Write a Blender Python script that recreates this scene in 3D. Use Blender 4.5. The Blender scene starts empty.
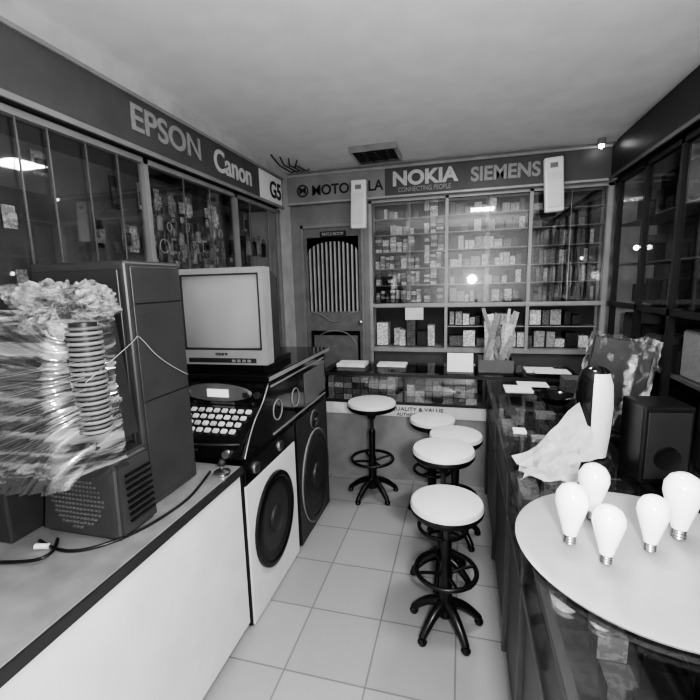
import bpy, bmesh, math, random
from mathutils import Vector, Matrix, noise
random.seed(7)
scene=bpy.context.scene
COL=scene.collection
# ---------------------------------------------------------------- materials
def nodes(name):
    m=bpy.data.materials.new(name); m.use_nodes=True
    nt=m.node_tree; b=nt.nodes['Principled BSDF']; return m,nt,b
def g(v): return (v,v,v,1)
def mat(name,v,rough=.5,metal=0,var=.12,scale=6,coat=0,bump=0,emit=0):
    m,nt,b=nodes(name)
    tc=nt.nodes.new('ShaderNodeTexCoord'); n=nt.nodes.new('ShaderNodeTexNoise'); n.inputs['Scale'].default_value=scale
    n.inputs['Detail'].default_value=5
    r=nt.nodes.new('ShaderNodeValToRGB'); r.color_ramp.elements[0].position=.3; r.color_ramp.elements[1].position=.7
    r.color_ramp.elements[0].color=g(v*(1-var)); r.color_ramp.elements[1].color=g(min(1,v*(1+var)))
    nt.links.new(tc.outputs['Object'],n.inputs['Vector']); nt.links.new(n.outputs['Fac'],r.inputs['Fac'])
    nt.links.new(r.outputs['Color'],b.inputs['Base Color'])
    b.inputs['Roughness'].default_value=rough; b.inputs['Metallic'].default_value=metal
    b.inputs['Coat Weight'].default_value=coat
    if emit:
        b.inputs['Emission Color'].default_value=g(1); b.inputs['Emission Strength'].default_value=emit
    if bump:
        bp=nt.nodes.new('ShaderNodeBump'); bp.inputs['Strength'].default_value=bump
        nt.links.new(n.outputs['Fac'],bp.inputs['Height']); nt.links.new(bp.outputs['Normal'],b.inputs['Normal'])
    return m
def island_mat(name,stops,rough=.45,dirt=.45,lo=.2,sc=60):
    m,nt,b=nodes(name)
    ge=nt.nodes.new('ShaderNodeNewGeometry'); r=nt.nodes.new('ShaderNodeValToRGB'); r.color_ramp.interpolation='CONSTANT'
    els=r.color_ramp.elements
    els[0].position=0; els[0].color=g(stops[0][1]); els[1].position=stops[1][0]; els[1].color=g(stops[1][1])
    for p,v in stops[2:]:
        e=els.new(p); e.color=g(v)
    tc=nt.nodes.new('ShaderNodeTexCoord'); n=nt.nodes.new('ShaderNodeTexNoise'); n.inputs['Scale'].default_value=sc
    mx=nt.nodes.new('ShaderNodeMixRGB'); mx.blend_type='MULTIPLY'; mx.inputs[0].default_value=dirt
    r2=nt.nodes.new('ShaderNodeValToRGB'); r2.color_ramp.elements[0].position=.46; r2.color_ramp.elements[0].color=g(lo); r2.color_ramp.elements[1].position=.54
    nt.links.new(tc.outputs['Object'],n.inputs['Vector']); nt.links.new(n.outputs['Fac'],r2.inputs['Fac'])
    nt.links.new(ge.outputs['Random Per Island'],r.inputs['Fac'])
    nt.links.new(r.outputs['Color'],mx.inputs[1]); nt.links.new(r2.outputs['Color'],mx.inputs[2])
    nt.links.new(mx.outputs['Color'],b.inputs['Base Color']); b.inputs['Roughness'].default_value=rough
    return m
def glass_mat(name,refl=.12,rough=.02,tint=.9):
    m=bpy.data.materials.new(name); m.use_nodes=True; nt=m.node_tree; nt.nodes.clear()
    o=nt.nodes.new('ShaderNodeOutputMaterial'); t=nt.nodes.new('ShaderNodeBsdfTransparent'); t.inputs[0].default_value=g(tint)
    gl=nt.nodes.new('ShaderNodeBsdfGlossy'); gl.inputs['Roughness'].default_value=rough; gl.inputs[0].default_value=g(1)
    mx=nt.nodes.new('ShaderNodeMixShader'); mx.inputs[0].default_value=refl
    nt.links.new(t.outputs[0],mx.inputs[1]); nt.links.new(gl.outputs[0],mx.inputs[2]); nt.links.new(mx.outputs[0],o.inputs[0])
    return m
def film_mat(name,rot=(0,0,0),sc=(3,3,30),lo=.5,hi=.75,base=.7,mn=.06,rough=.2,ns=1.6):
    m=bpy.data.materials.new(name); m.use_nodes=True; nt=m.node_tree; nt.nodes.clear()
    o=nt.nodes.new('ShaderNodeOutputMaterial'); t=nt.nodes.new('ShaderNodeBsdfTransparent'); t.inputs[0].default_value=g(.85)
    p=nt.nodes.new('ShaderNodeBsdfPrincipled'); p.inputs['Base Color'].default_value=g(base); p.inputs['Roughness'].default_value=rough
    tc=nt.nodes.new('ShaderNodeTexCoord'); mp=nt.nodes.new('ShaderNodeMapping'); mp.inputs['Rotation'].default_value=rot; mp.inputs['Scale'].default_value=sc
    n=nt.nodes.new('ShaderNodeTexNoise'); n.inputs['Scale'].default_value=ns; n.inputs['Detail'].default_value=8; n.inputs['Distortion'].default_value=.6
    r=nt.nodes.new('ShaderNodeValToRGB'); r.color_ramp.elements[0].position=lo; r.color_ramp.elements[0].color=g(mn); r.color_ramp.elements[1].position=hi; r.color_ramp.elements[1].color=g(.95)
    bp=nt.nodes.new('ShaderNodeBump'); bp.inputs['Strength'].default_value=1; bp.inputs['Distance'].default_value=.03
    mx=nt.nodes.new('ShaderNodeMixShader')
    nt.links.new(tc.outputs['Object'],mp.inputs[0]); nt.links.new(mp.outputs[0],n.inputs['Vector']); nt.links.new(n.outputs['Fac'],r.inputs[0])
    nt.links.new(n.outputs['Fac'],bp.inputs['Height']); nt.links.new(bp.outputs[0],p.inputs['Normal'])
    nt.links.new(r.outputs[0],mx.inputs[0]); nt.links.new(t.outputs[0],mx.inputs[1]); nt.links.new(p.outputs[0],mx.inputs[2]); nt.links.new(mx.outputs[0],o.inputs[0])
    return m
def tile_mat():
    m,nt,b=nodes('floor_tiles_mat')
    tc=nt.nodes.new('ShaderNodeTexCoord'); br=nt.nodes.new('ShaderNodeTexBrick'); br.offset=0; br.squash=1
    br.inputs['Scale'].default_value=1; br.inputs['Brick Width'].default_value=.36; br.inputs['Row Height'].default_value=.36
    br.inputs['Mortar Size'].default_value=.004; br.inputs['Color1'].default_value=g(.42); br.inputs['Color2'].default_value=g(.37); br.inputs['Mortar'].default_value=g(.22)
    nt.links.new(tc.outputs['Object'],br.inputs['Vector']); nt.links.new(br.outputs['Color'],b.inputs['Base Color']); b.inputs['Roughness'].default_value=.35
    return m
M=dict(
 wall=mat('wall_paint',.6,.8,bump=.02), ceil=mat('ceiling_paint',.9,.9,var=.04), floor=tile_mat(),
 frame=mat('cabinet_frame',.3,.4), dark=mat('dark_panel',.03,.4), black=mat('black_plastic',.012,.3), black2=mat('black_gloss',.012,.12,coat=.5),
 grey=mat('grey_plastic',.14,.4), dgrey=mat('dark_grey_plastic',.04,.38), tower=mat('tower_laminate',.055,.4), mid=mat('mid_grey',.26,.5), white=mat('white_plastic',.88,.4,var=.04), white2=mat('white_laminate',.78,.35,var=.06),
 back=mat('cabinet_back',.09,.7), backl=mat('cabinet_back_left',.2,.6,var=.35,scale=3), sign=mat('sign_board',.11,.55,var=.1), signlt=mat('sign_letters',.62,.5), signlt2=mat('sign_letters_dim',.36,.5), signd=mat('dark_letters',.03,.5),
 motsign=mat('sign_board_light',.3,.5), door=mat('door_wood',.22,.5,var=.15,scale=12), doord=mat('door_gap',.012,.8), slat=mat('door_slat',.5,.5), cframe=mat('display_frame',.42,.4),
 metal=mat('brushed_metal',.55,.3,metal=1), seat=mat('seat_vinyl',.75,.45,var=.05), glass=glass_mat('cabinet_glass',.09,.03), glasst=glass_mat('counter_glass',.16,.04,.75),
 shelf=mat('glass_shelf_edge',.42,.3), medge=mat('pane_edge',.16,.3), desk=mat('desk_laminate',.26,.3,var=.2,scale=9), paper=mat('newsprint',.85,.8,var=.12,scale=25), counter=mat('counter_body',.13,.45),
 counterl=mat('counter_front_light',.34,.5), screen=mat('crt_screen',.4,.12,var=.08,scale=2,coat=1), tvb=mat('tv_bezel',.32,.35,var=.05), bulb=mat('overexposed_bulb_glass',.95,.2,var=.01,coat=.5,emit=.45),  # bulb emission puts their overexposed infrared glare into the material
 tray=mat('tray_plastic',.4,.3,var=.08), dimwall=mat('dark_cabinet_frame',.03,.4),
 boxes=island_mat('stock_boxes',[(0,.05),(.16,.2),(.34,.5),(.52,.8),(.76,1)],lo=.18,dirt=.5),
 boxesd=island_mat('dark_stock',[(0,.06),(.35,.16),(.65,.32),(.9,.7)]),
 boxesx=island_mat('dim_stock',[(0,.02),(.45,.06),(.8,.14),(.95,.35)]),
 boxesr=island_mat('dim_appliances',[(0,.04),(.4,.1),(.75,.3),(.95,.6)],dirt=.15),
 boxesl=island_mat('light_stock',[(0,.25),(.3,.5),(.6,.75),(.88,.1)]),
 sheets=island_mat('paper_sheets',[(0,.4),(.3,.6),(.6,.8),(.9,.2)],dirt=.3),
 keys=island_mat('keys_mat',[(0,.7),(.5,.8),(.8,.55)],dirt=.1),
 film=film_mat('stretch_film',(0,.45,0),(2.2,3,22),.44,.62,.62,.05,.12), film2=film_mat('crumpled_film',(0,0,0),(18,18,18),.42,.7,.6,.12,.1),  # whitish opaque streaks put glare into the stretch film
 film3=film_mat('clear_wrap',(.3,.4,0),(12,12,5),.5,.7,.65,.04,.15))
# ---------------------------------------------------------------- helpers
def empty(name,loc=(0,0,0)):
    e=bpy.data.objects.new(name,None); e.location=loc; e.empty_display_size=.1; COL.objects.link(e); return e
def fin(name,bm,m,parent=None,smooth=False):
    bmesh.ops.recalc_face_normals(bm,faces=bm.faces)
    me=bpy.data.meshes.new(name); bm.to_mesh(me); bm.free()
    if smooth:
        for p in me.polygons: p.use_smooth=True
    o=bpy.data.objects.new(name,me); COL.objects.link(o)
    if m: me.materials.append(m)
    if parent: o.parent=parent
    return o
def addbox(bm,x0,x1,y0,y1,z0,z1,mtx=None):
    v=[bm.verts.new(c) for c in [(x0,y0,z0),(x1,y0,z0),(x1,y1,z0),(x0,y1,z0),(x0,y0,z1),(x1,y0,z1),(x1,y1,z1),(x0,y1,z1)]]
    for f in [(0,3,2,1),(4,5,6,7),(0,1,5,4),(1,2,6,5),(2,3,7,6),(3,0,4,7)]: bm.faces.new([v[i] for i in f])
    if mtx: 
        for q in v: q.co=mtx@q.co
def box(name,x0,x1,y0,y1,z0,z1,m,parent=None,bev=0,mtx=None):
    bm=bmesh.new(); addbox(bm,x0,x1,y0,y1,z0,z1,mtx)
    if bev: bmesh.ops.bevel(bm,geom=bm.edges[:],offset=bev,segments=3,affect='EDGES',profile=.5)
    return fin(name,bm,m,parent,smooth=False)
def boxes(name,lst,m,parent=None):
    bm=bmesh.new()
    for b in lst: addbox(bm,*b)
    return fin(name,bm,m,parent)
def lathe(name,prof,loc,m,parent=None,seg=40,mtx=None):
    bm=bmesh.new(); rings=[]
    for r,z in prof:
        rings.append([bm.verts.new((max(r,1e-4)*math.cos(2*math.pi*i/seg),max(r,1e-4)*math.sin(2*math.pi*i/seg),z)) for i in range(seg)])
    for a,b in zip(rings,rings[1:]):
        for i in range(seg): bm.faces.new([a[i],a[(i+1)%seg],b[(i+1)%seg],b[i]])
    bm.faces.new(rings[0][::-1]); bm.faces.new(rings[-1])
    if mtx: bmesh.ops.transform(bm,matrix=mtx,verts=bm.verts)
    bmesh.ops.translate(bm,vec=Vector(loc),verts=bm.verts)
    o=fin(name,bm,m,parent,smooth=True)
    md=o.modifiers.new('es','EDGE_SPLIT'); md.split_angle=math.radians(40)
    return o
def torus(name,c,R,r,m,parent=None,mtx=None,seg=40,s2=10):
    bm=bmesh.new(); rg=[]
    for i in range(seg):
        a=2*math.pi*i/seg
        rg.append([bm.verts.new(((R+r*math.cos(2*math.pi*j/s2))*math.cos(a),(R+r*math.cos(2*math.pi*j/s2))*math.sin(a),r*math.sin(2*math.pi*j/s2))) for j in range(s2)])
    for i in range(seg):
        for j in range(s2): bm.faces.new([rg[i][j],rg[(i+1)%seg][j],rg[(i+1)%seg][(j+1)%s2],rg[i][(j+1)%s2]])
    if mtx: bmesh.ops.transform(bm,matrix=mtx,verts=bm.verts)
    bmesh.ops.translate(bm,vec=Vector(c),verts=bm.verts)
    return fin(name,bm,m,parent,True)
def tube(name,pts,r,m,parent=None,taper=None):
    cu=bpy.data.curves.new(name,'CURVE'); cu.dimensions='3D'; cu.bevel_depth=r; cu.bevel_resolution=3; cu.use_fill_caps=True
    s=cu.splines.new('NURBS'); s.points.add(len(pts)-1); s.use_endpoint_u=True; s.order_u=3
    for p,q in zip(s.points,pts): p.co=(*q,1)
    if taper:
        for p,t in zip(s.points,taper): p.radius=t
    cu.materials.append(m); o=bpy.data.objects.new(name,cu); COL.objects.link(o)
    if parent: o.parent=parent
    return o
def text(name,body,center,w,h,m,parent=None,facing='-Y',ext=.003,bold=.0):
    cu=bpy.data.curves.new(name,'FONT'); cu.body=body; cu.align_x='CENTER'; cu.align_y='CENTER'; cu.extrude=ext; cu.offset=bold; cu.size=1
    o=bpy.data.objects.new(name,cu); COL.objects.link(o); cu.materials.append(m)
    bpy.context.view_layer.update()
    d=o.dimensions; o.scale=(w/d.x,h/d.y,1)
    o.rotation_euler=(math.pi/2,0,0) if facing=='-Y' else (math.pi/2,0,math.pi/2)
    o.location=center
    if parent: o.parent=parent
    return o
RY=Matrix.Rotation(math.pi/2,4,'Y'); RX=Matrix.Rotation(math.pi/2,4,'X')
XL,XR,YB,H=-1.77,1.28,4.3,2.80
# ---------------------------------------------------------------- room
box('floor',-2.15,1.65,-.9,4.7,-.05,0,M['floor'])
box('ceiling',-2.15,1.65,-.9,4.7,H,H+.05,M['ceil'])
box('wall_left',-2.2,-2.15,-.9,4.7,0,H,M['wall'])
box('wall_right',1.65,1.7,-.9,4.7,0,H,M['wall'])
box('wall_back',-2.15,1.65,4.65,4.7,0,H,M['wall'])
box('wall_front',-2.15,1.65,-.95,-.9,0,H,M['wall'])
box('wall_corner_left',-2.149,XL,4.0,4.649,.001,H-.001,M['wall'])
D0,D1,DT=-1.66,-.98,2.27
boxes('wall_partition',[(XL+.001,D0-.001,YB,YB+.08,.001,2.47),(D0,D1,YB,YB+.08,DT+.001,2.47),(D1+.001,-.92,YB,YB+.08,.001,2.47)],M['mid'])
# door
d=empty('door_1',(0,0,0))
dy=YB+.02; a0,a1=D0+.06,D1-.06
boxes('frame',[(D0,D0+.025,dy-.03,dy+.04,0.001,DT),(D1-.025,D1,dy-.03,dy+.04,0.001,DT),(D0,D1,dy-.03,dy+.04,DT-.03,DT)],M['frame'],d)
boxes('rails',[(D0+.025,a0,dy,dy+.035,.01,DT-.03),(a1,D1-.025,dy,dy+.035,.01,DT-.03),(a0,a1,dy,dy+.035,1.15,1.36),(a0,a1,dy,dy+.035,.01,.25),(a0,a1,dy,dy+.035,2.12,DT-.03)],M['door'],d)
box('dark_gap',a0,a1,dy+.03,dy+.04,.25,2.12,M['doord'],d)
n=12; w=a1-a0
boxes('slats',[(a0+w*(i+.5)/n-.009,a0+w*(i+.5)/n+.009,dy,dy+.028,1.36,2.12) for i in range(n)],M['slat'],d)
bm=bmesh.new(); fr=[]
for i in range(25):
    x=a0+w*i/24; t=(x-a0)/w*2-1; fr.append((x,1.98+.12*math.sqrt(max(0,1-t*t))))
for (xa,za),(xb,zb) in zip(fr,fr[1:]):
    bm.faces.new([bm.verts.new((xa,dy-.006,za)),bm.verts.new((xb,dy-.006,zb)),bm.verts.new((xb,dy-.006,2.14)),bm.verts.new((xa,dy-.006,2.14))])
bmesh.ops.solidify(bm,geom=bm.faces[:],thickness=.01)
fin('arched_header',bm,M['door'],d)
box('lower_panel',a0+.03,a1-.03,dy+.005,dy+.03,.3,1.1,M['door'],d,bev=.01)
tube('arch_moulding',[(a0+.01,dy-.006,1.36),(a0+.12,dy-.006,1.34),((D0+D1)/2,dy-.006,1.22),(a1-.12,dy-.006,1.34),(a1-.01,dy-.006,1.36)],.008,M['frame'],d)
tube('arch_moulding_low',[(a0+.04,dy-.003,1.0),(a0+.1,dy-.003,1.12),((D0+D1)/2,dy-.003,1.16),(a1-.1,dy-.003,1.12),(a1-.04,dy-.003,1.0)],.007,M['frame'],d)
lathe('door_knob',[(.008,0),(.008,.03),(.022,.04),(.02,.06),(0,.065)],(D1-.045,dy-.002,1.25),M['metal'],d,mtx=RX)
box('room_plate',-1.45,-1.17,dy-.012,dy-.001,2.14,2.2,M['signd'],d)
text('plate_text','PATCH ROOM',(-1.31,dy-.014,2.17),.23,.032,M['signlt'],d)
# ---------------------------------------------------------------- sign fascias
s=empty('shop_sign_back')
box('board_light',XL+.001,-.74,YB-.05,YB+.02,2.49,2.76,M['motsign'],s)
box('board_dark',-.74,XR-.001,YB-.05,YB+.02,2.49,2.76,M['sign'],s)
boxes('edge_trim',[(XL+.001,XR-.001,YB-.065,YB-.05,2.475,2.495),(XL+.001,XR-.001,YB-.065,YB-.05,2.75,2.77)],M['cframe'],s)
yt=YB-.055
text('letters_motorola','MOTOROLA',(-1.13,yt,2.6),.74,.1,M['signd'],s,bold=.015)
torus('logo_ring',(-1.6,yt,2.61),.055,.007,M['signd'],s,mtx=RX)
text('logo_m','M',(-1.6,yt,2.61),.07,.06,M['signd'],s,bold=.02)
text('letters_nokia','NOKIA',(-.36,yt,2.64),.62,.14,M['signlt'],s,bold=.04)
text('letters_nokia_sub','CONNECTING PEOPLE',(-.36,yt,2.54),.5,.045,M['signlt2'],s,bold=.01)
text('letters_siemens','SIEMENS',(.37,yt,2.62),.6,.13,M['signlt2'],s,bold=.03)
box('fascia_top_fill',XL+.001,XR-.001,YB-.02,YB+.02,2.77,H-.001,M['mid'],s)
s=empty('shop_sign_left'); q=-.08
box('board',XL-.02,XL+.05,-.2,4.0,2.49+q,2.76+q,M['sign'],s)
boxes('edge_trim',[(XL+.05,XL+.065,-.2,4.0,2.475+q,2.5+q),(XL+.05,XL+.065,-.2,4.0,2.75+q,2.77+q)],M['frame'],s)
xt=XL+.054
text('letters_canon','Canon',(xt,3.08,2.63+q),.55,.16,M['signlt'],s,facing='+X',bold=.02)
text('letters_printer','EPSON',(xt,2.33,2.64+q),.62,.14,M['signlt2'],s,facing='+X',bold=.02)
box('white_panel',xt-.002,xt+.003,3.5,3.97,2.5+q,2.745+q,M['white'],s)
text('letters_gs','G5',(xt+.004,3.82,2.61+q),.24,.15,M['signd'],s,facing='+X',bold=.02)
box('fascia_top_fill',XL-.02,XL+.02,-.2,4.0,2.77+q,H-.001,M['wall'],s)
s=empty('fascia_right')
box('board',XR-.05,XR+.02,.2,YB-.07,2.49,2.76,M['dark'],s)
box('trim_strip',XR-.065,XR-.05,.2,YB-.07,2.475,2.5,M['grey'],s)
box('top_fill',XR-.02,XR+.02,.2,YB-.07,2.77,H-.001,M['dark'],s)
# ---------------------------------------------------------------- back wall display cabinet
c=empty('glass_display_cabinet')
zl,zu=1.42,2.47
boxes('frame',[(-.92,-.89,YB,YB+.05,.001,zu),(-.16,-.13,YB,YB+.05,.97,zu),(.6,.63,YB,YB+.05,.97,zu),(1.24,1.279,YB,YB+.05,.001,zu),(-.92,1.279,YB-.005,YB+.05,zl-.018,zl+.018),(-.92,1.279,YB,YB+.05,zu-.025,zu),(-.92,1.279,YB-.02,4.64,.94,.98)],M['cframe'],c)
box('back_panel',-.92,1.279,4.62,4.645,.001,zu,M['back'],c)
box('base_panel',-.88,1.23,YB+.01,YB+.03,.001,.94,M['counter'],c)
bays=[(-.89,-.16),(-.13,.6),(.63,1.24)]
shz=[1.62,1.79,1.96,2.13,2.29]
boxes('shelves',[(a,b,YB+.06,4.615,z-.004,z+.004) for a,b in bays for z in shz]+[(a,b,YB+.06,4.615,zl-.03,zl-.02) for a,b in bays]+[(a,b,YB+.06,4.615,1.19,1.2) for a,b in bays[1:]],M['shelf'],c)
boxes('panes',[(a,(a+b)/2+.02,YB+.02,YB+.025,zl+.02,zu-.03) for a,b in bays]+[((a+b)/2-.02,b,YB+.03,YB+.035,zl+.02,zu-.03) for a,b in bays],M['glass'],c)
boxes('pane_edges',[((a+b)/2+.018,(a+b)/2+.022,YB+.018,YB+.027,zl+.02,zu-.03) for a,b in bays],M['shelf'],c)
def stock(zs,a,b,y,hmax,wr,dep,gap=.01,stack=False,fill=.96,hmin=.5):
    L=[]
    for z in zs:
        x=a+.01
        while True:
            w=random.uniform(*wr)
            if x+w>b-.005: break
            if random.random()<fill:
                if stack:
                    zz=z+.0055; top=z+hmax*random.uniform(hmin,1)
                    while zz<top-.02:
                        hh=random.uniform(.022,.04); L.append((x+random.uniform(0,.006),x+w-random.uniform(0,.006),y+random.uniform(0,.02),y+dep,zz,zz+hh-.004)); zz+=hh
                else:
                    hh=hmax*random.uniform(hmin,1); L.append((x,x+w,y+random.uniform(0,.03),y+dep,z+.0055,z+hh))
            x+=w+random.uniform(.002,gap)
    return L
zs4=[1.442,1.62,1.79,1.96]
boxes('phone_boxes',stock(zs4,-.88,-.4,YB+.07,.16,(.035,.07),.12,.01,True,hmin=.8)+stock([1.442]+shz,-.38,-.17,YB+.07,.165,(.05,.08),.12,.01,True,hmin=.92)+stock([2.13,2.29],-.85,-.42,YB+.09,.13,(.03,.06),.1,.03,fill=.8),M['boxes'])
boxes('accessory_boxes',stock([1.442]+shz,-.12,.59,YB+.08,.14,(.03,.08),.14,.015),M['boxes'])
boxes('battery_packs',stock([1.442,1.62,1.79,1.96],.64,1.23,YB+.1,.15,(.025,.04),.1,.006,hmin=.85)+stock([2.13,2.29],.64,1.2,YB+.1,.12,(.05,.1),.1,.03),M['boxesd'])
boxes('shelf_goods',stock([1.205],-.12,.59,YB+.07,.16,(.04,.12),.2,.02)+stock([1.205],.64,1.23,YB+.07,.16,(.05,.14),.2,.03)+stock([.985],-.12,1.23,YB+.07,.17,(.05,.14),.2,.02)+stock([.985],-.88,-.17,YB+.07,.36,(.05,.12),.2,.02,hmin=.35),M['boxes'])
# ---------------------------------------------------------------- left wall display cabinet
c=empty('wall_display_cabinet')
posts=[2.15,3.16,3.98]
zt_=2.39
L=[(XL-.03,XL+.01,y-.018,y+.018,.9,zt_) for y in posts]+[(XL-.03,XL+.01,-.2,4.0,zt_-.03,zt_),(XL-.03,XL+.01,-.2,4.0,.9,.94)]
boxes('frame',L,M['frame'],c)
boxes('pane_edges',[(XL-.005,XL+.002,y-.003,y+.003,.95,zt_-.03) for y in (.9,1.2,1.42,1.56,1.757,1.95,2.5,2.8,3.4,3.73)],M['medge'],c)
box('panes',XL-.02,XL-.015,-.2,3.98,.94,zt_-.03,M['glass'],c)
box('back_panel',-2.149,-2.1,-.2,4.0,.001,zt_,M['backl'],c)
box('top_panel',-2.1,XL-.021,-.2,4.0,zt_,zt_+.02,M['dark'],c)
box('base',-2.1,XL-.001,-.2,3.99,.001,.9,M['counter'],c)
boxes('shelves',[(-2.1,XL-.03,2.2,3.98,z-.005,z+.005) for z in (1.4,1.68)],M['shelf'],c)
bm=bmesh.new()
for zt in (2.33,2.05,1.76,1.5):
    y=.7
    while y<3.9:
        if random.random()<(.85 if y>2.2 else .4) and not(2.1<y<2.2):
            h=random.uniform(.1,.2); w=random.uniform(.04,.075); x=random.uniform(-2.06,-1.99)
            addbox(bm,x-.004,x,y-w/2,y+w/2,zt-h,zt)
            addbox(bm,x,x+.02,y-w/3,y+w/3,zt-h*.85,zt-h*.35)
            if random.random()<.5: addbox(bm,x,x+.012,y-w/4,y+w/4,zt-h*1.3,zt-h*1.02)
        y+=random.uniform(.07,.14)
fin('hanging_accessory_packs',bm,M['boxes'])
hd=empty('hanging_headphones')
for i in range(26):
    y=2.25+.068*(i%13); z=(2.1,1.9)[i//13]+random.uniform(-.05,.05); r=random.uniform(.018,.032)
    torus('band_%d'%i,(-1.88+random.uniform(-.03,.03),y,z),r,.004,M['slat'] if i%3==0 else M['mid'],hd,mtx=Matrix.Rotation(random.uniform(-.4,.4),4,'Z')@Matrix.Scale(1.4,4,(0,0,1))@RY,seg=20,s2=6)
    w_=random.uniform(.014,.028); h_=random.uniform(.05,.1)
    box('pouch_%d'%i,-1.9,-1.875,y-w_,y+w_,z-.03-h_,z-.03,(M['grey'],M['mid'],M['slat'])[i%3],hd,bev=.009)
for i in range(7):
    y=3.25+.1*i; z=2.1+random.uniform(-.04,.04)
    torus('loop_%d'%i,(-1.88,y,z),.02,.004,M['mid'],hd,mtx=RY,seg=20,s2=6); box('pack_%d'%i,-1.9,-1.87,y-.03,y+.03,z-.15,z-.02,M['slat'] if i%2 else M['dgrey'],hd,bev=.006)
# ---------------------------------------------------------------- right wall cabinet
c=empty('tall_glass_cabinet')
L=[(XR-.01,XR+.03,y-.018,y+.018,.001,2.47) for y in (1.6,2.1,2.6,3.08,3.6,4.15)]+[(XR-.01,XR+.03,.2,4.22,z-.02,z+.02) for z in (.02,1.42,2.45)]
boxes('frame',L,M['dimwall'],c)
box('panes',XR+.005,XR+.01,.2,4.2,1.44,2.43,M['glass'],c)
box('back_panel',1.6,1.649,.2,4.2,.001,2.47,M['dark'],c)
boxes('shelves',[(XR+.03,1.6,.2,4.2,z-.005,z+.005) for z in (1.75,2.08)],M['grey'],c)
box('lower_shelf',XR+.03,1.6,.2,4.2,1.0,1.02,M['grey'],c)
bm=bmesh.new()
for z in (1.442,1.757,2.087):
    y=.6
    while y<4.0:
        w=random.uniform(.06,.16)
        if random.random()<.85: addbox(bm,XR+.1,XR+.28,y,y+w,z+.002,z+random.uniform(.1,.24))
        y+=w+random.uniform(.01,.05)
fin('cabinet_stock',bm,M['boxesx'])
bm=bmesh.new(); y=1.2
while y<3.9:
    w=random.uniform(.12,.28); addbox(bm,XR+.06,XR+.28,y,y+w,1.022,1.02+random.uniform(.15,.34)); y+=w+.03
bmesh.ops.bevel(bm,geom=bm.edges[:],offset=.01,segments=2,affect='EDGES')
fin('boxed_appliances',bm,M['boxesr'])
glow=mat('glint_glow',.9,.3,emit=14)  # emission for the two stand-in reflections below
lm=empty('sign_top_glint')  # glowing dot added in place of a reflection at the sign top
lathe('housing',[(.03,.05),(.035,0),(.03,-.0)],(1.12,4.15,H-.052),M['metal'],lm)
lathe('bulb',[(.02,0),(.022,-.015),(.0,-.03)],(1.12,4.15,H-.054),glow,lm)
lm=empty('cabinet_glint')  # glowing ball added in place of a bright reflection on the cabinet
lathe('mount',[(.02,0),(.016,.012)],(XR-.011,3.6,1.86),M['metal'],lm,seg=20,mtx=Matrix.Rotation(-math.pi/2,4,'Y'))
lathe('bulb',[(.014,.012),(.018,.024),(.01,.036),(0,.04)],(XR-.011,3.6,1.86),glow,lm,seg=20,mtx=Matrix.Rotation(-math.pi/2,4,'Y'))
# ---------------------------------------------------------------- hanging emergency lights
for nm,x,z,ro in (('emergency_light',-.99,2.42,.03),('emergency_light.001',.77,2.46,-.06)):
    e=empty(nm,(x,YB-.13,z)); e.rotation_euler=(0,ro,0)
    box('body',-.078,.078,-.03,.04,-.23,.23,M['white'],e,bev=.015)
    box('diffuser',-.055,.055,-.04,-.031,-.19,.1,M['white2'],e,bev=.003)
    box('switch',-.03,.03,-.036,-.031,.14,.18,M['mid'],e)
    box('bracket',-.02,.02,.04,.06,.18,.24,M['metal'],e)
e=empty('ceiling_lamp',(-.74,3.84,H))
boxes('frame',[(-.2,.2,-.2,-.18,-.05,-.001),(-.2,.2,.18,.2,-.05,-.001),(-.2,-.18,-.18,.18,-.05,-.001),(.18,.2,-.18,.18,-.05,-.001)],M['metal'],e)
boxes('louvres',[(-.18,.18,-.18+.06*i-.003,-.18+.06*i+.003,-.045,-.01) for i in range(1,6)]+[(x-.003,x+.003,-.18,.18,-.045,-.01) for x in (-.06,.06)],M['dark'],e)
for i in range(3): lathe('tube_%d'%i,[(.012,-.17),(.012,.17)],(-.1+.1*i,0,-.02),M['white'],e,seg=12,mtx=RX)
e=empty('cable_bundle')
for i in range(4):
    x=-1.64+.05*i; tube('cable_%d'%i,[(x,3.6+.08*i,H-.008),(x+.03,3.7,H-.07-.015*i),(x-.02,3.85,H-.04),(x+.05,4.0,H-.08),(x,4.15,H-.008)],.006,M['dgrey'],e)
# ---------------------------------------------------------------- back counter
CT=.92
c=empty('glass_counter')
X0,X1,Y0,Y1=-1.13,.86,3.3,3.72
box('base_panel',X0,X1,Y0+.01,Y1,.001,.56,M['counterl'],c)
box('sign_strip',X0,X1,Y0,Y1,.561,.66,M['white2'],c)
boxes('frame',[(X0,X1,Y0-.005,Y0+.015,.661,.68),(X0,X1,Y0-.008,Y0+.015,.895,CT),(X0,X0+.02,Y0,Y1,.68,.895),(-.45,-.435,Y0,Y0+.015,.68,.895),(.17,.19,Y0-.003,Y0+.015,.68,.895)],M['dgrey'],c)
box('pane_front',X0+.02,X1,Y0+.002,Y0+.006,.68,.895,M['glass'],c)
box('top_glass',X0,X1,Y0-.01,Y1+.01,CT+.001,CT+.012,M['glasst'],c)
box('inner_shelf',X0+.02,X1,Y0+.03,Y1-.01,.661,.67,M['mid'],c)
box('back_board',X0+.02,X1,Y1-.01,Y1,.67,.915,M['dark'],c)
text('strip_text','MOTOROLA   QUALITY & VALUE',(-.5,Y0-.003,.625),.75,.035,M['signd'],c)
text('strip_text_2','AUTHORIZED DEALER',(-.3,Y0-.003,.58),.4,.025,M['signd'],c)
boxes('poster_sheets',[(-1.05,-.9,Y0-.006,Y0-.001,.57,.66),(-.85,-.72,Y0-.006,Y0-.001,.56,.655)],M['paper'],c)
bm=bmesh.new(); 
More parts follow.
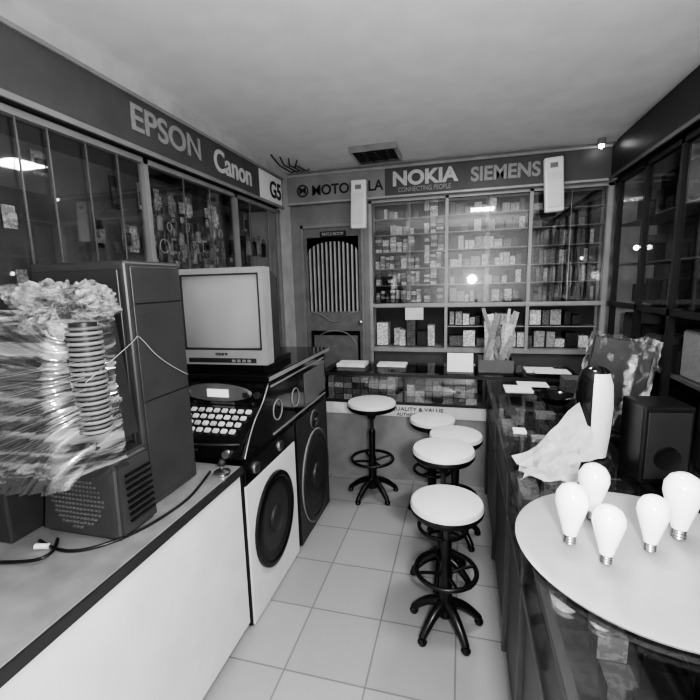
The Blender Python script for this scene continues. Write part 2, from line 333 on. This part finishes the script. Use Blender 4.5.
for xx in [(-1.1,-.46),(-.42,.15)]:
    x=xx[0]
    while x<xx[1]-.07:
        w=random.uniform(.05,.09)
        for k in range(random.choice((3,4,4))):
            addbox(bm,x,x+w,Y0+.05,Y0+.2,.672+k*.05,.672+k*.05+.046)
        x+=w+.006
fin('display_boxes',bm,M['boxesl'])
c=empty('side_counter')
cx0,cx1,cy0,cy1=.2,.9,.55,3.27
box('body',cx0+.02,cx1,cy0,cy1,.001,.66,M['counter'],c)
boxes('frame',[(cx0,cx1,cy0,cy1,.661,.68),(cx0,cx0+.02,cy0,cy1,.87,.89),(cx1-.02,cx1,cy0,cy1,.68,.89),(cx0,cx1,cy0,cy0+.02,.87,.89)]+[(cx0,cx0+.02,y,y+.02,.001,.87) for y in (cy0,1.3,1.75,2.4,3.2)],M['grey'],c)
box('pane_aisle',cx0+.004,cx0+.008,cy0,cy1,.68,.87,M['glass'],c)
box('inner_back',cx1-.025,cx1-.02,cy0,cy1,.68,.87,M['dark'],c)
box('top_glass',cx0-.01,cx1+.01,cy0,cy1,.891,.9,M['glasst'],c)
bm=bmesh.new(); y=.7
while y<3.1:
    x=cx0+.05
    while x<.72:
        w=random.uniform(.05,.1); dpt=random.uniform(.05,.1)
        if random.random()<.7: addbox(bm,x,x+w,y,y+dpt,.682,.682+random.uniform(.02,.14))
        x+=w+.02
    y+=.12
fin('counter_stock',bm,M['boxes'])
# ---------------------------------------------------------------- things on back counter
zt=CT+.0125
e=empty('newspaper_stack',(.27,3.5,zt))
bm=bmesh.new()
for i in range(34):
    a=random.uniform(-.4,.4); t=random.uniform(-.25,.25); hh=random.uniform(.25,.54); w=random.uniform(.02,.06)
    mt=Matrix.Translation((random.uniform(-.09,.09),random.uniform(-.08,.08),.02))@Matrix.Rotation(a,4,'Y')@Matrix.Rotation(t,4,'X')@Matrix.Rotation(random.uniform(-.8,.8),4,'Z')
    addbox(bm,-w/2,w/2,-.004,.004,0,hh,mt)
fin('sheets',bm,M['sheets'],e)
boxes('holder',[(-.13,.13,-.12,-.115,.01,.1),(-.13,.13,.115,.12,.01,.1),(-.13,-.125,-.115,.115,.01,.1),(.125,.13,-.115,.115,.01,.1),(-.13,.13,-.12,.12,0,.01)],M['grey'],e)
e=empty('price_sign',(.0,3.38,zt))
box('card',-.1,.1,-.004,.004,.0,.15,M['white'],e,mtx=Matrix.Rotation(-.15,4,'X'))
box('foot',-.08,.08,.0,.06,0,.006,M['white2'],e)
e=empty('price_sign.001',(-.45,4.19,.0)); box('card',-.09,.09,-.004,.004,1.28,1.4,M['white2'],e); box('arm',-.01,.01,.004,.09,1.38,1.395,M['metal'],e)
boxes('counter_papers',[(.5,.72,3.42,3.6,zt,zt+.012),(.55,.8,3.33,3.5,zt+.013,zt+.02),(-1.05,-.8,3.45,3.62,zt,zt+.03),(-.7,-.45,3.5,3.65,zt,zt+.02)],M['paper'])
# ---------------------------------------------------------------- stools
def stool(nm,x,y,h,r,rb=.17,rr=.14,rot=0):
    e=empty(nm,(x,y,0)); e.rotation_euler=(0,0,rot)
    lathe('seat_cushion',[(r*.9,h-.045),(r,h-.036),(r*1.01,h-.02),(r*.97,h-.005),(r*.88,h),(0,h+.002)],(0,0,0),M['seat'],e,seg=48)
    lathe('seat_band',[(r*.9,h-.052),(r*1.005,h-.045),(r*1.015,h-.03),(r*1.0,h-.026)],(0,0,0),M['black'],e,seg=48)
    lathe('seat_pan',[(r*.6,h-.075),(r*.93,h-.062),(r*.97,h-.05)],(0,0,0),M['black'],e,seg=48)
    lathe('column',[(.014,.2),(.014,h-.07)],(0,0,0),M['dgrey'],e,seg=20)
    lathe('sleeve',[(.032,.06),(.03,.3),(.022,.34),(.026,h*.68),(.02,h*.7)],(0,0,0),M['black'],e,seg=20)
    lathe('top_hub',[(.025,h-.14),(.05,h-.075)],(0,0,0),M['black'],e,seg=20)
    torus('foot_ring',(0,0,.3),rr,.011,M['black'],e)
    for k in range(4):
        a=k*math.pi/2+.4; tube('ring_spoke_%d'%k,[(0,0,.27),(rr*.5*math.cos(a),rr*.5*math.sin(a),.3),(rr*math.cos(a),rr*math.sin(a),.3)],.008,M['black'],e)
    for k in range(5):
        a=k*2*math.pi/5+.3; ca,sa=math.cos(a),math.sin(a)
        tube('base_leg_%d'%k,[(0,0,.13),(rb*.4*ca,rb*.4*sa,.12),(rb*.85*ca,rb*.85*sa,.06),(rb*ca,rb*sa,.03)],.021,M['black'],e,taper=[1.4,1.1,.9,.8])
        lathe('foot_%d'%k,[(.018,0.0),(.022,.012),(.014,.03)],(rb*ca,rb*sa,.001),M['black'],e,seg=14)
    return e
stool('round_stool',-.65,3.02,.765,.185,.19,.16,.2)
stool('round_stool.001',-.185,2.92,.69,.16,.16,.13,.7)
stool('round_stool.002',-.02,2.58,.71,.163,.16,.13,.1)
stool('round_stool.003',-.08,2.2,.765,.165,.16,.13,.5)
stool('round_stool.004',-.05,1.84,.655,.165,.165,.14,0)
# ---------------------------------------------------------------- left desk
DZ=.85
c=empty('display_desk')
box('top',-1.75,-.95,-.3,1.59,DZ-.03,DZ,M['desk'],c,bev=.004)
box('edge_band',-.951,-.94,-.3,1.59,DZ-.035,DZ-.001,M['dgrey'],c)
box('front_panel',-1.0,-.96,-.3,1.59,.05,DZ-.031,M['white2'],c)
box('end_panel',-1.75,-1.0,1.55,1.59,.001,DZ-.031,M['white2'],c)
box('plinth',-1.7,-1.01,-.3,1.54,.001,.05,M['dgrey'],c)
def cone(parent,y,z,r,rs=1.0,x=-.95,rim='dgrey'):
    mt=Matrix.Scale(rs,4,(0,0,1))@RY
    lathe('surround',[(r,0),(r*.99,.014),(r*.9,.018),(r*.86,.01),(r*.8,.014),(r*.7,.006),(0,.006)],(x,y,z),M[rim],parent,mtx=mt)
    lathe('cone',[(r*.68,.0065),(r*.3,.003),(r*.28,.02),(r*.15,.03),(0,.032)],(x,y,z),M['dgrey'],parent,mtx=mt)
e=empty('floor_speaker')
box('cabinet',-1.55,-.96,1.61,2.22,.001,.84,M['black'],e,bev=.015)
box('white_baffle',-.962,-.95,1.62,2.21,.01,.73,M['white2'],e,bev=.004)
box('top_panel',-.962,-.948,1.62,2.21,.735,.835,M['black2'],e,bev=.004)
cone(e,1.9,.42,.23,1.1,-.95,'black')
for i,y in enumerate((1.72,2.0)): lathe('input_jack_%d'%i,[(.03,0),(.028,.01),(.012,.004),(0,.008)],(-.948,y,.785),M['metal'],e,mtx=RY,seg=24)
e=empty('floor_speaker.001')
box('cabinet',-1.55,-.96,2.25,2.84,.001,.84,M['black'],e,bev=.015)
box('baffle',-.962,-.95,2.26,2.83,.01,.83,M['dgrey'],e,bev=.004)
cone(e,2.55,.36,.25,1.25); torus('trim_ring',(-.948,2.55,.36),.255,.007,M['mid'],e,mtx=Matrix.Scale(1.25,4,(0,0,1))@RY)
cone(e,2.55,.755,.055); torus('trim_ring_top',(-.948,2.55,.755),.06,.004,M['mid'],e,mtx=RY)
# ---------------------------------------------------------------- console
e=empty('karaoke_console')
prof=[(1.63,.845),(1.595,.875),(1.6,.92),(1.63,.95),(1.83,1.05),(1.86,1.07),(1.875,1.14),(1.9,1.17),(2.84,1.17),(2.84,.845)]
bm=bmesh.new(); xa,xb=-1.52,-.95
A=[bm.verts.new((xa,y,z)) for y,z in prof]; B=[bm.verts.new((xb,y,z)) for y,z in prof]
bm.faces.new(A); bm.faces.new(B[::-1])
for i in range(len(prof)): 
    j=(i+1)%len(prof); bm.faces.new([A[i],A[j],B[j],B[i]])
bmesh.ops.bevel(bm,geom=[x for x in bm.edges if abs(x.verts[0].co.x-x.verts[1].co.x)<.001],offset=.012,segments=3,affect='EDGES')
fin('body',bm,M['black2'],e)
sl=math.atan2(.1,.2)
bm=bmesh.new()
for r_ in range(4):
    for k in range(11):
        t=.04+.045*r_
        mt=Matrix.Translation((-1.47+.044*k+.008*r_,1.635+t*math.cos(sl),.9535+t*math.sin(sl)))@Matrix.Rotation(sl,4,'X')
        addbox(bm,-.015,.015,-.013,.013,0,.014,mt)
bmesh.ops.bevel(bm,geom=bm.edges[:],offset=.004,segments=2,affect='EDGES')
fin('keys',bm,M['keys'],e)
lathe('display_oval',[(.2,0),(.19,.008),(0,.008)],(-1.22,1.862,1.11),M['grey'],e,mtx=Matrix.Scale(.24,4,(0,0,1))@RX)
lcd=mat('lcd_glow',.5,.3,emit=.6)
box('lcd',-1.27,-1.15,1.845,1.853,1.09,1.13,lcd,e)
for i,x in enumerate((-1.45,-1.39,-1.05,-.99)): lathe('knob_%d'%i,[(.018,0),(.016,.018),(0,.018)],(x,1.862,1.105),M['metal'],e,seg=20,mtx=RX)
for i,(x,z,r) in enumerate(((-1.02,.9,.02),(-1.4,.9,.012),(-1.3,.9,.012),(-1.2,.9,.012))): lathe('front_knob_%d'%i,[(r,0),(r*.9,.02),(0,.02)],(x,1.597,z),M['metal'],e,seg=20,mtx=RX)
tube('chrome_arc',[(-1.5,1.605,.945),(-1.35,1.59,.935),(-1.12,1.59,.935),(-.96,1.605,.945)],.004,M['metal'],e)
tube('chrome_side_arc',[(-.946,1.62,.87),(-.946,1.7,1.0),(-.946,1.84,1.08),(-.946,1.9,1.16)],.004,M['metal'],e)
for i,y in enumerate((2.0,2.25)):
    torus('side_dial_%d'%i,(-.948,y,.99),.055,.004,M['mid'],e,mtx=RY)
box('side_panel',-.952,-.945,2.4,2.8,.9,1.1,M['grey'],e,bev=.003)
boxes('side_strips',[(-.952,-.945,1.93,2.8,1.13,1.14),(-.952,-.945,1.93,2.8,.87,.88)],M['mid'],e)
e=empty('tv_shelf'); box('board',-1.62,-.93,1.88,2.86,1.171,1.2,M['black2'],e,bev=.004); box('edge_strip',-.931,-.926,1.88,2.86,1.175,1.196,M['mid'],e)
e=empty('desk_microphone_base',(-.99,1.5,DZ)) 
lathe('base',[(.035,0.001),(.035,.012),(.018,.018),(.005,.024),(.005,.035)],(0,0,0),M['metal'],e)
lathe('head',[(.005,.035),(.016,.04),(.018,.055),(.01,.066),(0,.068)],(0,0,0),M['dgrey'],e)
# ---------------------------------------------------------------- CRT TV
e=empty('crt_television',(-1.245,1.97,1.2005)); e.rotation_euler=(0,0,math.radians(2))
W,Hh,o_=.262,.55,.035
box('plinth',-W+.03,W-.03,.02,.42,0,.036,M['black'],e)
bm=bmesh.new()
addbox(bm,-W,W,0,.09,o_,o_+.08); addbox(bm,-W,W,0,.09,Hh-.03,Hh); addbox(bm,-W,-W+.026,0,.09,o_+.08,Hh-.03); addbox(bm,W-.026,W,0,.09,o_+.08,Hh-.03)
fin('bezel',bm,M['tvb'],e)
boxes('inner_gasket',[(-W+.026,W-.026,.002,.03,o_+.08,o_+.088),(-W+.026,W-.026,.002,.03,Hh-.038,Hh-.03),(-W+.026,-W+.034,.002,.03,o_+.088,Hh-.038),(W-.034,W-.026,.002,.03,o_+.088,Hh-.038)],M['dgrey'],e)
bm=bmesh.new(); N=16
gv=[[None]*(N+1) for _ in range(N+1)]
for i in range(N+1):
    for j in range(N+1):
        u=i/N*2-1; v=j/N*2-1
        gv[i][j]=bm.verts.new((u*(W-.028),.045-.035*(1-u*u*.6-v*v*.4),o_+.08+(Hh-.11-o_)*(j/N)))
for i in range(N):
    for j in range(N): bm.faces.new([gv[i][j],gv[i+1][j],gv[i+1][j+1],gv[i][j+1]])
fin('screen',bm,M['screen'],e,True)
bm=bmesh.new()
a=[(-W+.005,.09,o_+.01),(W-.005,.09,o_+.01),(W-.005,.09,Hh-.01),(-W+.005,.09,Hh-.01)]; b2=[(-W*.85,.28,.04),(W*.85,.28,.04),(W*.85,.28,Hh-.06),(-W*.85,.28,Hh-.06)]; c2=[(-W*.5,.45,.05),(W*.5,.45,.05),(W*.5,.45,Hh*.6),(-W*.5,.45,Hh*.6)]
rr=[[bm.verts.new(p) for p in q] for q in (a,b2,c2)]
for p,q in zip(rr,rr[1:]):
    for i in range(4): bm.faces.new([p[i],p[(i+1)%4],q[(i+1)%4],q[i]])
bm.faces.new(rr[0]); bm.faces.new(rr[2])
fin('rear_housing',bm,M['dgrey'],e)
boxes('control_strip',[(-.2,.2,-.003,0,o_+.012,o_+.036)],M['dgrey'],e)
boxes('buttons',[(x,x+.02,-.006,-.003,o_+.016,o_+.03) for x in (.06,.09,.12,.15)],M['mid'],e)
text('badge','COLOR TV',(0,-.002,o_+.058),.07,.014,M['signd'],e)
# ---------------------------------------------------------------- left tower + wrapped television
e=empty('tower_speaker')
box('cabinet',-1.5,-1.09,1.18,1.47,DZ+.001,1.75,M['tower'],e,bev=.012)
box('side_trim',-1.091,-1.084,1.2,1.45,DZ+.03,1.73,M['tower'],e,bev=.003)
box('front_grille',-1.48,-1.11,1.168,1.18,DZ+.05,1.72,M['dgrey'],e,bev=.004)
boxes('groove',[(-1.0845,-1.082,1.2,1.45,z,z+.003) for z in (1.25,1.6)],M['black'],e)
e=empty('wrapped_television')
bm=bmesh.new(); addbox(bm,-1.36,-1.03,.98,1.165,DZ+.001,1.12)
for v in bm.verts:
    if v.co.z>1: v.co.x+= (.03 if v.co.x<-1.2 else -.015); v.co.y+= .02 if v.co.y<1.05 else 0
bmesh.ops.bevel(bm,geom=bm.edges[:],offset=.018,segments=3,affect='EDGES')
fin('lower_housing',bm,M['tower'],e)
L=[]
for i in range(15):
    for j in range(12):
        if (i-7)**2/49+(j-5.5)**2/30<=1.05: L.append((-1.3+.0145*i,-1.292+.0145*i,.976+.0018*j,.99,.89+.015*j,.896+.015*j))
boxes('vent_grid',L,M['grey'],e)
boxes('side_vents',[(-1.036,-1.026-.0007*j,1.03,1.14,.9+.022*j,.908+.022*j) for j in range(8)],M['black'],e)
box('lower_box',-1.74,-1.38,.9,1.16,DZ+.001,1.14,M['dgrey'],e,bev=.01)
bm=bmesh.new(); addbox(bm,-1.72,-1.05,.92,1.155,1.145,1.58)
for v in bm.verts:
    if v.co.z>1.5 and v.co.y<1: v.co.y+=.07
    if v.co.z>1.5 and v.co.x>-1.2: v.co.x-=.05
bmesh.ops.bevel(bm,geom=bm.edges[:],offset=.03,segments=3,affect='EDGES')
fin('tv_body',bm,M['dgrey'],e)
# film : draped surface pulled into pleats that radiate from the tied upper-right corner
def film(name,x0,x1,y0,y1,z0,z1,amp,m,parent,seed=0,cuts=150,hem=.16):
    bm=bmesh.new(); nx,nz=cuts,cuts
    G=[[None]*(nz+1) for _ in range(nx+1)]
    ax_,az_=x1+.12,z0+.72*(z1-z0)
    for i in range(nx+1):
        for j in range(nz+1):
            u=i/nx; v=j/nz
            x=x0+(x1-x0)*u; z=z0+(z1-z0)*v+hem*max(0,.6-v)*u
            ang=math.atan2(z-az_,-(x-ax_)); rad=math.hypot(z-az_,x-ax_)
            wr=noise.noise(Vector((ang*14,rad*2.5,seed)))+.7*noise.noise(Vector((ang*32,rad*4,seed+5)))+.35*noise.noise(Vector((ang*70,rad*9,seed+9)))
            y=y0+.07*max(0,v-.6)/.4*.9+amp*wr*(.3+1.3*rad)
            e_=max(0,(u-.88)/.12); y+=e_**2*(y1-y0)*.6
            x-=.05*max(0,v-.5)*2*max(0,(u-.6)/.4)
            G[i][j]=bm.verts.new((x,y,z))
    for i in range(nx):
        for j in range(nz): bm.faces.new([G[i][j],G[i+1][j],G[i+1][j+1],G[i][j+1]])
    return fin(name,bm,m,parent,True)
film('stretch_film_inner',-1.8,-1.03,.875,1.15,1.02,1.6,.03,M['film'],e,0)
film('stretch_film_outer',-1.8,-1.02,.85,1.15,1.0,1.56,.028,glass_mat('clear_film',.3,.16,.93),e,9)
bm=bmesh.new(); bmesh.ops.create_icosphere(bm,subdivisions=6,radius=.105)
for v in bm.verts:
    p=v.co*12; n_=abs(noise.noise(p))*1.2+.5*abs(noise.noise(p*2.6))+.25*abs(noise.noise(p*6)); v.co*= .5+1.0*n_
    v.co.z*=.8; v.co.x*=1.15; v.co+=Vector((-1.16,1.0,1.6))
fin('crumpled_film',bm,M['film2'],e,False)
for k in range(22): torus('coil_%d'%k,(-1.055,.965,1.24+.0145*k),.042,.0055,M['grey'] if k%2 else M['mid'],e,seg=28,s2=8)
lathe('coil_core',[(.035,1.23),(.035,1.56)],(-1.055,.965,0),M['dark'],e)
random.seed(3)
for k in range(26):
    t=k/26; z=1.46-.2*t
    y0=.84+random.uniform(-.006,.006)
    tube('film_strand_%d'%k,[(-1.0,.9,z+random.uniform(-.02,.02)),(-1.3,y0-.004,z-.05-.1*t+random.uniform(-.02,.02)),(-1.75,y0,z-.1-.3*t)],random.choice((.0003,.0005,.0007)),M['slat'] if k%2 else M['mid'],e)
tube('film_strap',[(-1.0,.9,1.4),(-1.06,1.165,1.48),(-1.082,1.2,1.5),(-1.078,1.3,1.38),(-1.08,1.45,1.3)],.0012,M['slat'],e)
e=empty('power_cable')
tube('lead',[(-1.3,.93,DZ+.01),(-1.2,.9,DZ+.006),(-1.1,.93,DZ+.006),(-1.02,1.05,DZ+.006),(-.99,1.25,DZ+.006),(-1.02,1.4,DZ+.006),(-1.05,1.5,DZ+.006)],.005,M['black'],e)
tube('lead_b',[(-1.45,.8,DZ+.006),(-1.3,.82,DZ+.006),(-1.15,.86,DZ+.02),(-1.25,.95,DZ+.01)],.005,M['black'],e)
tube('plug',[(-1.28,.9,DZ+.012),(-1.24,.91,DZ+.012)],.009,M['white'],e)
# ---------------------------------------------------------------- right counter objects
RZ=.901
e=empty('tower_speaker.001',(.53,1.84,RZ))
lathe('body',[(.052,0),(.056,.02),(.066,.12),(.072,.24),(.066,.33),(.05,.38),(.03,.395),(0,.4)],(0,0,0),M['black2'],e,seg=48)
bm=bmesh.new(); pr=[(.0585,.03),(.068,.12),(.074,.24),(.068,.33),(.054,.375)]
rg=[]
for r,z in pr: rg.append([bm.verts.new((r*math.cos(t),r*math.sin(t),z)) for t in [math.radians(-110+ i*7) for i in range(11)]])
for a_,b_ in zip(rg,rg[1:]):
    for i in range(10): bm.faces.new([a_[i],a_[i+1],b_[i+1],b_[i]])
fin('silver_stripe',bm,M['white'],e,True)
lathe('base_ring',[(.07,0),(.07,.012),(.055,.02)],(0,0,0),M['dgrey'],e)
e=empty('desktop_speaker',(.715,1.72,RZ)); e.rotation_euler=(0,0,.12)
box('cabinet',-.085,.085,-.06,.1,.0005,.29,M['black'],e,bev=.008)
box('grille',-.072,.072,-.066,-.06,.02,.27,M['dark'],e,bev=.003)
lathe('driver',[(.045,0),(.043,.006),(.02,.002),(0,.004)],(0,-.067,.1),M['black'],e,mtx=RX)
e=empty('wrapped_picture_frame',(.66,2.15,RZ)); e.rotation_euler=(0,math.radians(8),-.2)
box('panel',-.12,.12,-.02,.02,.035,.47,M['dark'],e,bev=.006)
bm=bmesh.new(); addbox(bm,-.135,.135,-.035,.035,.045,.485)
bmesh.ops.subdivide_edges(bm,edges=bm.edges[:],cuts=22,use_grid_fill=True); bm.normal_update()
for v in bm.verts:
    p=v.co*18; v.co=v.co+v.normal*.018*(noise.noise(p)+.6*noise.noise(p*2.3))
fin('plastic_wrap',bm,M['film3'],e)
box('foot',-.1,.1,-.04,.04,.022,.036,M['dark'],e)
def sheet(name,ox,oy,oz,sx,sy,hgt,seed,parent,rot=0):
    random.seed(seed); bm=bmesh.new(); N=6; P=[[None]*(N+1) for _ in range(N+1)]
    for i in range(N+1):
        for j in range(N+1):
            u=i/N; v=j/N
            x=sx*(u-.5)+random.uniform(-.012,.012); y=sy*(v-.5)+random.uniform(-.01,.01)
            z=.012+hgt*(u**1.1)*(.3+.7*v)+random.uniform(0,.035)
            co=Matrix.Rotation(rot,3,'Z')@Vector((x,y,z)); P[i][j]=bm.verts.new((ox+co.x,oy+co.y,oz+co.z))
    for i in range(N):
        for j in range(N):
            if (i+j)%2: bm.faces.new([P[i][j],P[i+1][j],P[i+1][j+1]]); bm.faces.new([P[i][j],P[i+1][j+1],P[i][j+1]])
            else: bm.faces.new([P[i][j],P[i+1][j],P[i][j+1]]); bm.faces.new([P[i+1][j],P[i+1][j+1],P[i][j+1]])
    bmesh.ops.solidify(bm,geom=bm.faces[:],thickness=.0015)
    return fin(name,bm,M['paper'],parent)
e=empty('crumpled_newspaper')
sheet('sheet_1',.36,1.68,RZ,.26,.15,.22,5,e,.25); sheet('sheet_2',.33,1.6,RZ,.2,.13,.07,8,e,-.1)
e=empty('black_bowl',(.56,2.68,RZ)); lathe('bowl',[(.05,0),(.07,.01),(.11,.05),(.12,.055),(.105,.045),(.06,.012),(0,.01)],(0,0,0),M['black2'],e)
boxes('loose_papers',[(.3,.48,2.9,3.1,RZ,RZ+.006),(.4,.6,3.05,3.2,RZ+.007,RZ+.012),(.26,.32,2.1,2.16,RZ,RZ+.012)],M['paper'])
boxes('small_gadgets',[(.25,.31,2.4,2.5,RZ,RZ+.02),(.4,.5,2.35,2.42,RZ,RZ+.03),(.33,.4,2.0,2.05,RZ,RZ+.02),(.66,.78,2.9,3.05,RZ,RZ+.1)],M['boxesd'])
e=empty('round_tray',(.5,1.2,RZ))
lathe('disc',[(.31,.0005),(.33,.004),(.335,.012),(.325,.014),(.3,.012),(0,.012)],(0,0,0),M['tray'],e,seg=64)
def bulb(nm,x,y,s=1):
    e=empty(nm,(x,y,RZ+.0135)); e.scale=(s,s,s)
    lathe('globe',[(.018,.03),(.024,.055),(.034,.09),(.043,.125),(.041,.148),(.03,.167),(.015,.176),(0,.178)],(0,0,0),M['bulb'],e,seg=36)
    lathe('screw_base',[(.006,0),(.013,.004)]+[(.0145 if i%2 else .0165,.006+.004*i) for i in range(6)]+[(.02,.031)],(0,0,0),M['metal'],e,seg=24)
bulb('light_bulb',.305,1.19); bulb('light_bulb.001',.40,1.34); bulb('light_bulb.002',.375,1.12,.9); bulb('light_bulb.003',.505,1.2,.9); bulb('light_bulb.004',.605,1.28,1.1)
# ---------------------------------------------------------------- lights
def light(name,kind,loc,power,**k):
    l=bpy.data.lights.new(name,kind); l.energy=power
    for a_,b_ in k.items(): setattr(l,a_,b_)
    o=bpy.data.objects.new(name,l); o.location=loc; COL.objects.link(o); return o
light('infrared_illuminator','POINT',(.2,.05,1.68),105,shadow_soft_size=.07)
light('room_fill_light','AREA',(.3,1.6,H-.06),12,shape='RECTANGLE',size=.35,size_y=.35)  # added fill under the ceiling, no fixture there
light('back_fill_light','AREA',(.2,3.0,H-.04),16,shape='RECTANGLE',size=.3,size_y=.3)  # added fill for the back shelves, also gives glints in their glass
w=bpy.data.worlds.new('world'); scene.world=w; w.use_nodes=True; w.node_tree.nodes['Background'].inputs[0].default_value=g(.05)
try: scene.view_settings.look='AgX - High Contrast'
except Exception as ex: print(ex)
# ---------------------------------------------------------------- camera
y_,p_,r_=[math.radians(a) for a in (15,9,1.5)]
fh=Vector((-math.sin(y_),math.cos(y_),0)); R=Vector((math.cos(y_),math.sin(y_),0)); Z=Vector((0,0,1))
F=math.cos(p_)*fh-math.sin(p_)*Z; U=math.sin(p_)*fh+math.cos(p_)*Z
R2=R*math.cos(r_)-U*math.sin(r_); U2=U*math.cos(r_)+R*math.sin(r_)
cam=bpy.data.cameras.new('cctv_camera'); co=bpy.data.objects.new('cctv_camera',cam); COL.objects.link(co)
mt=Matrix((R2,U2,-F)).transposed().to_4x4(); mt.translation=(0,0,1.65); co.matrix_world=mt
cam.sensor_width=36; cam.lens=36*417/700; cam.clip_start=.02
scene.camera=co
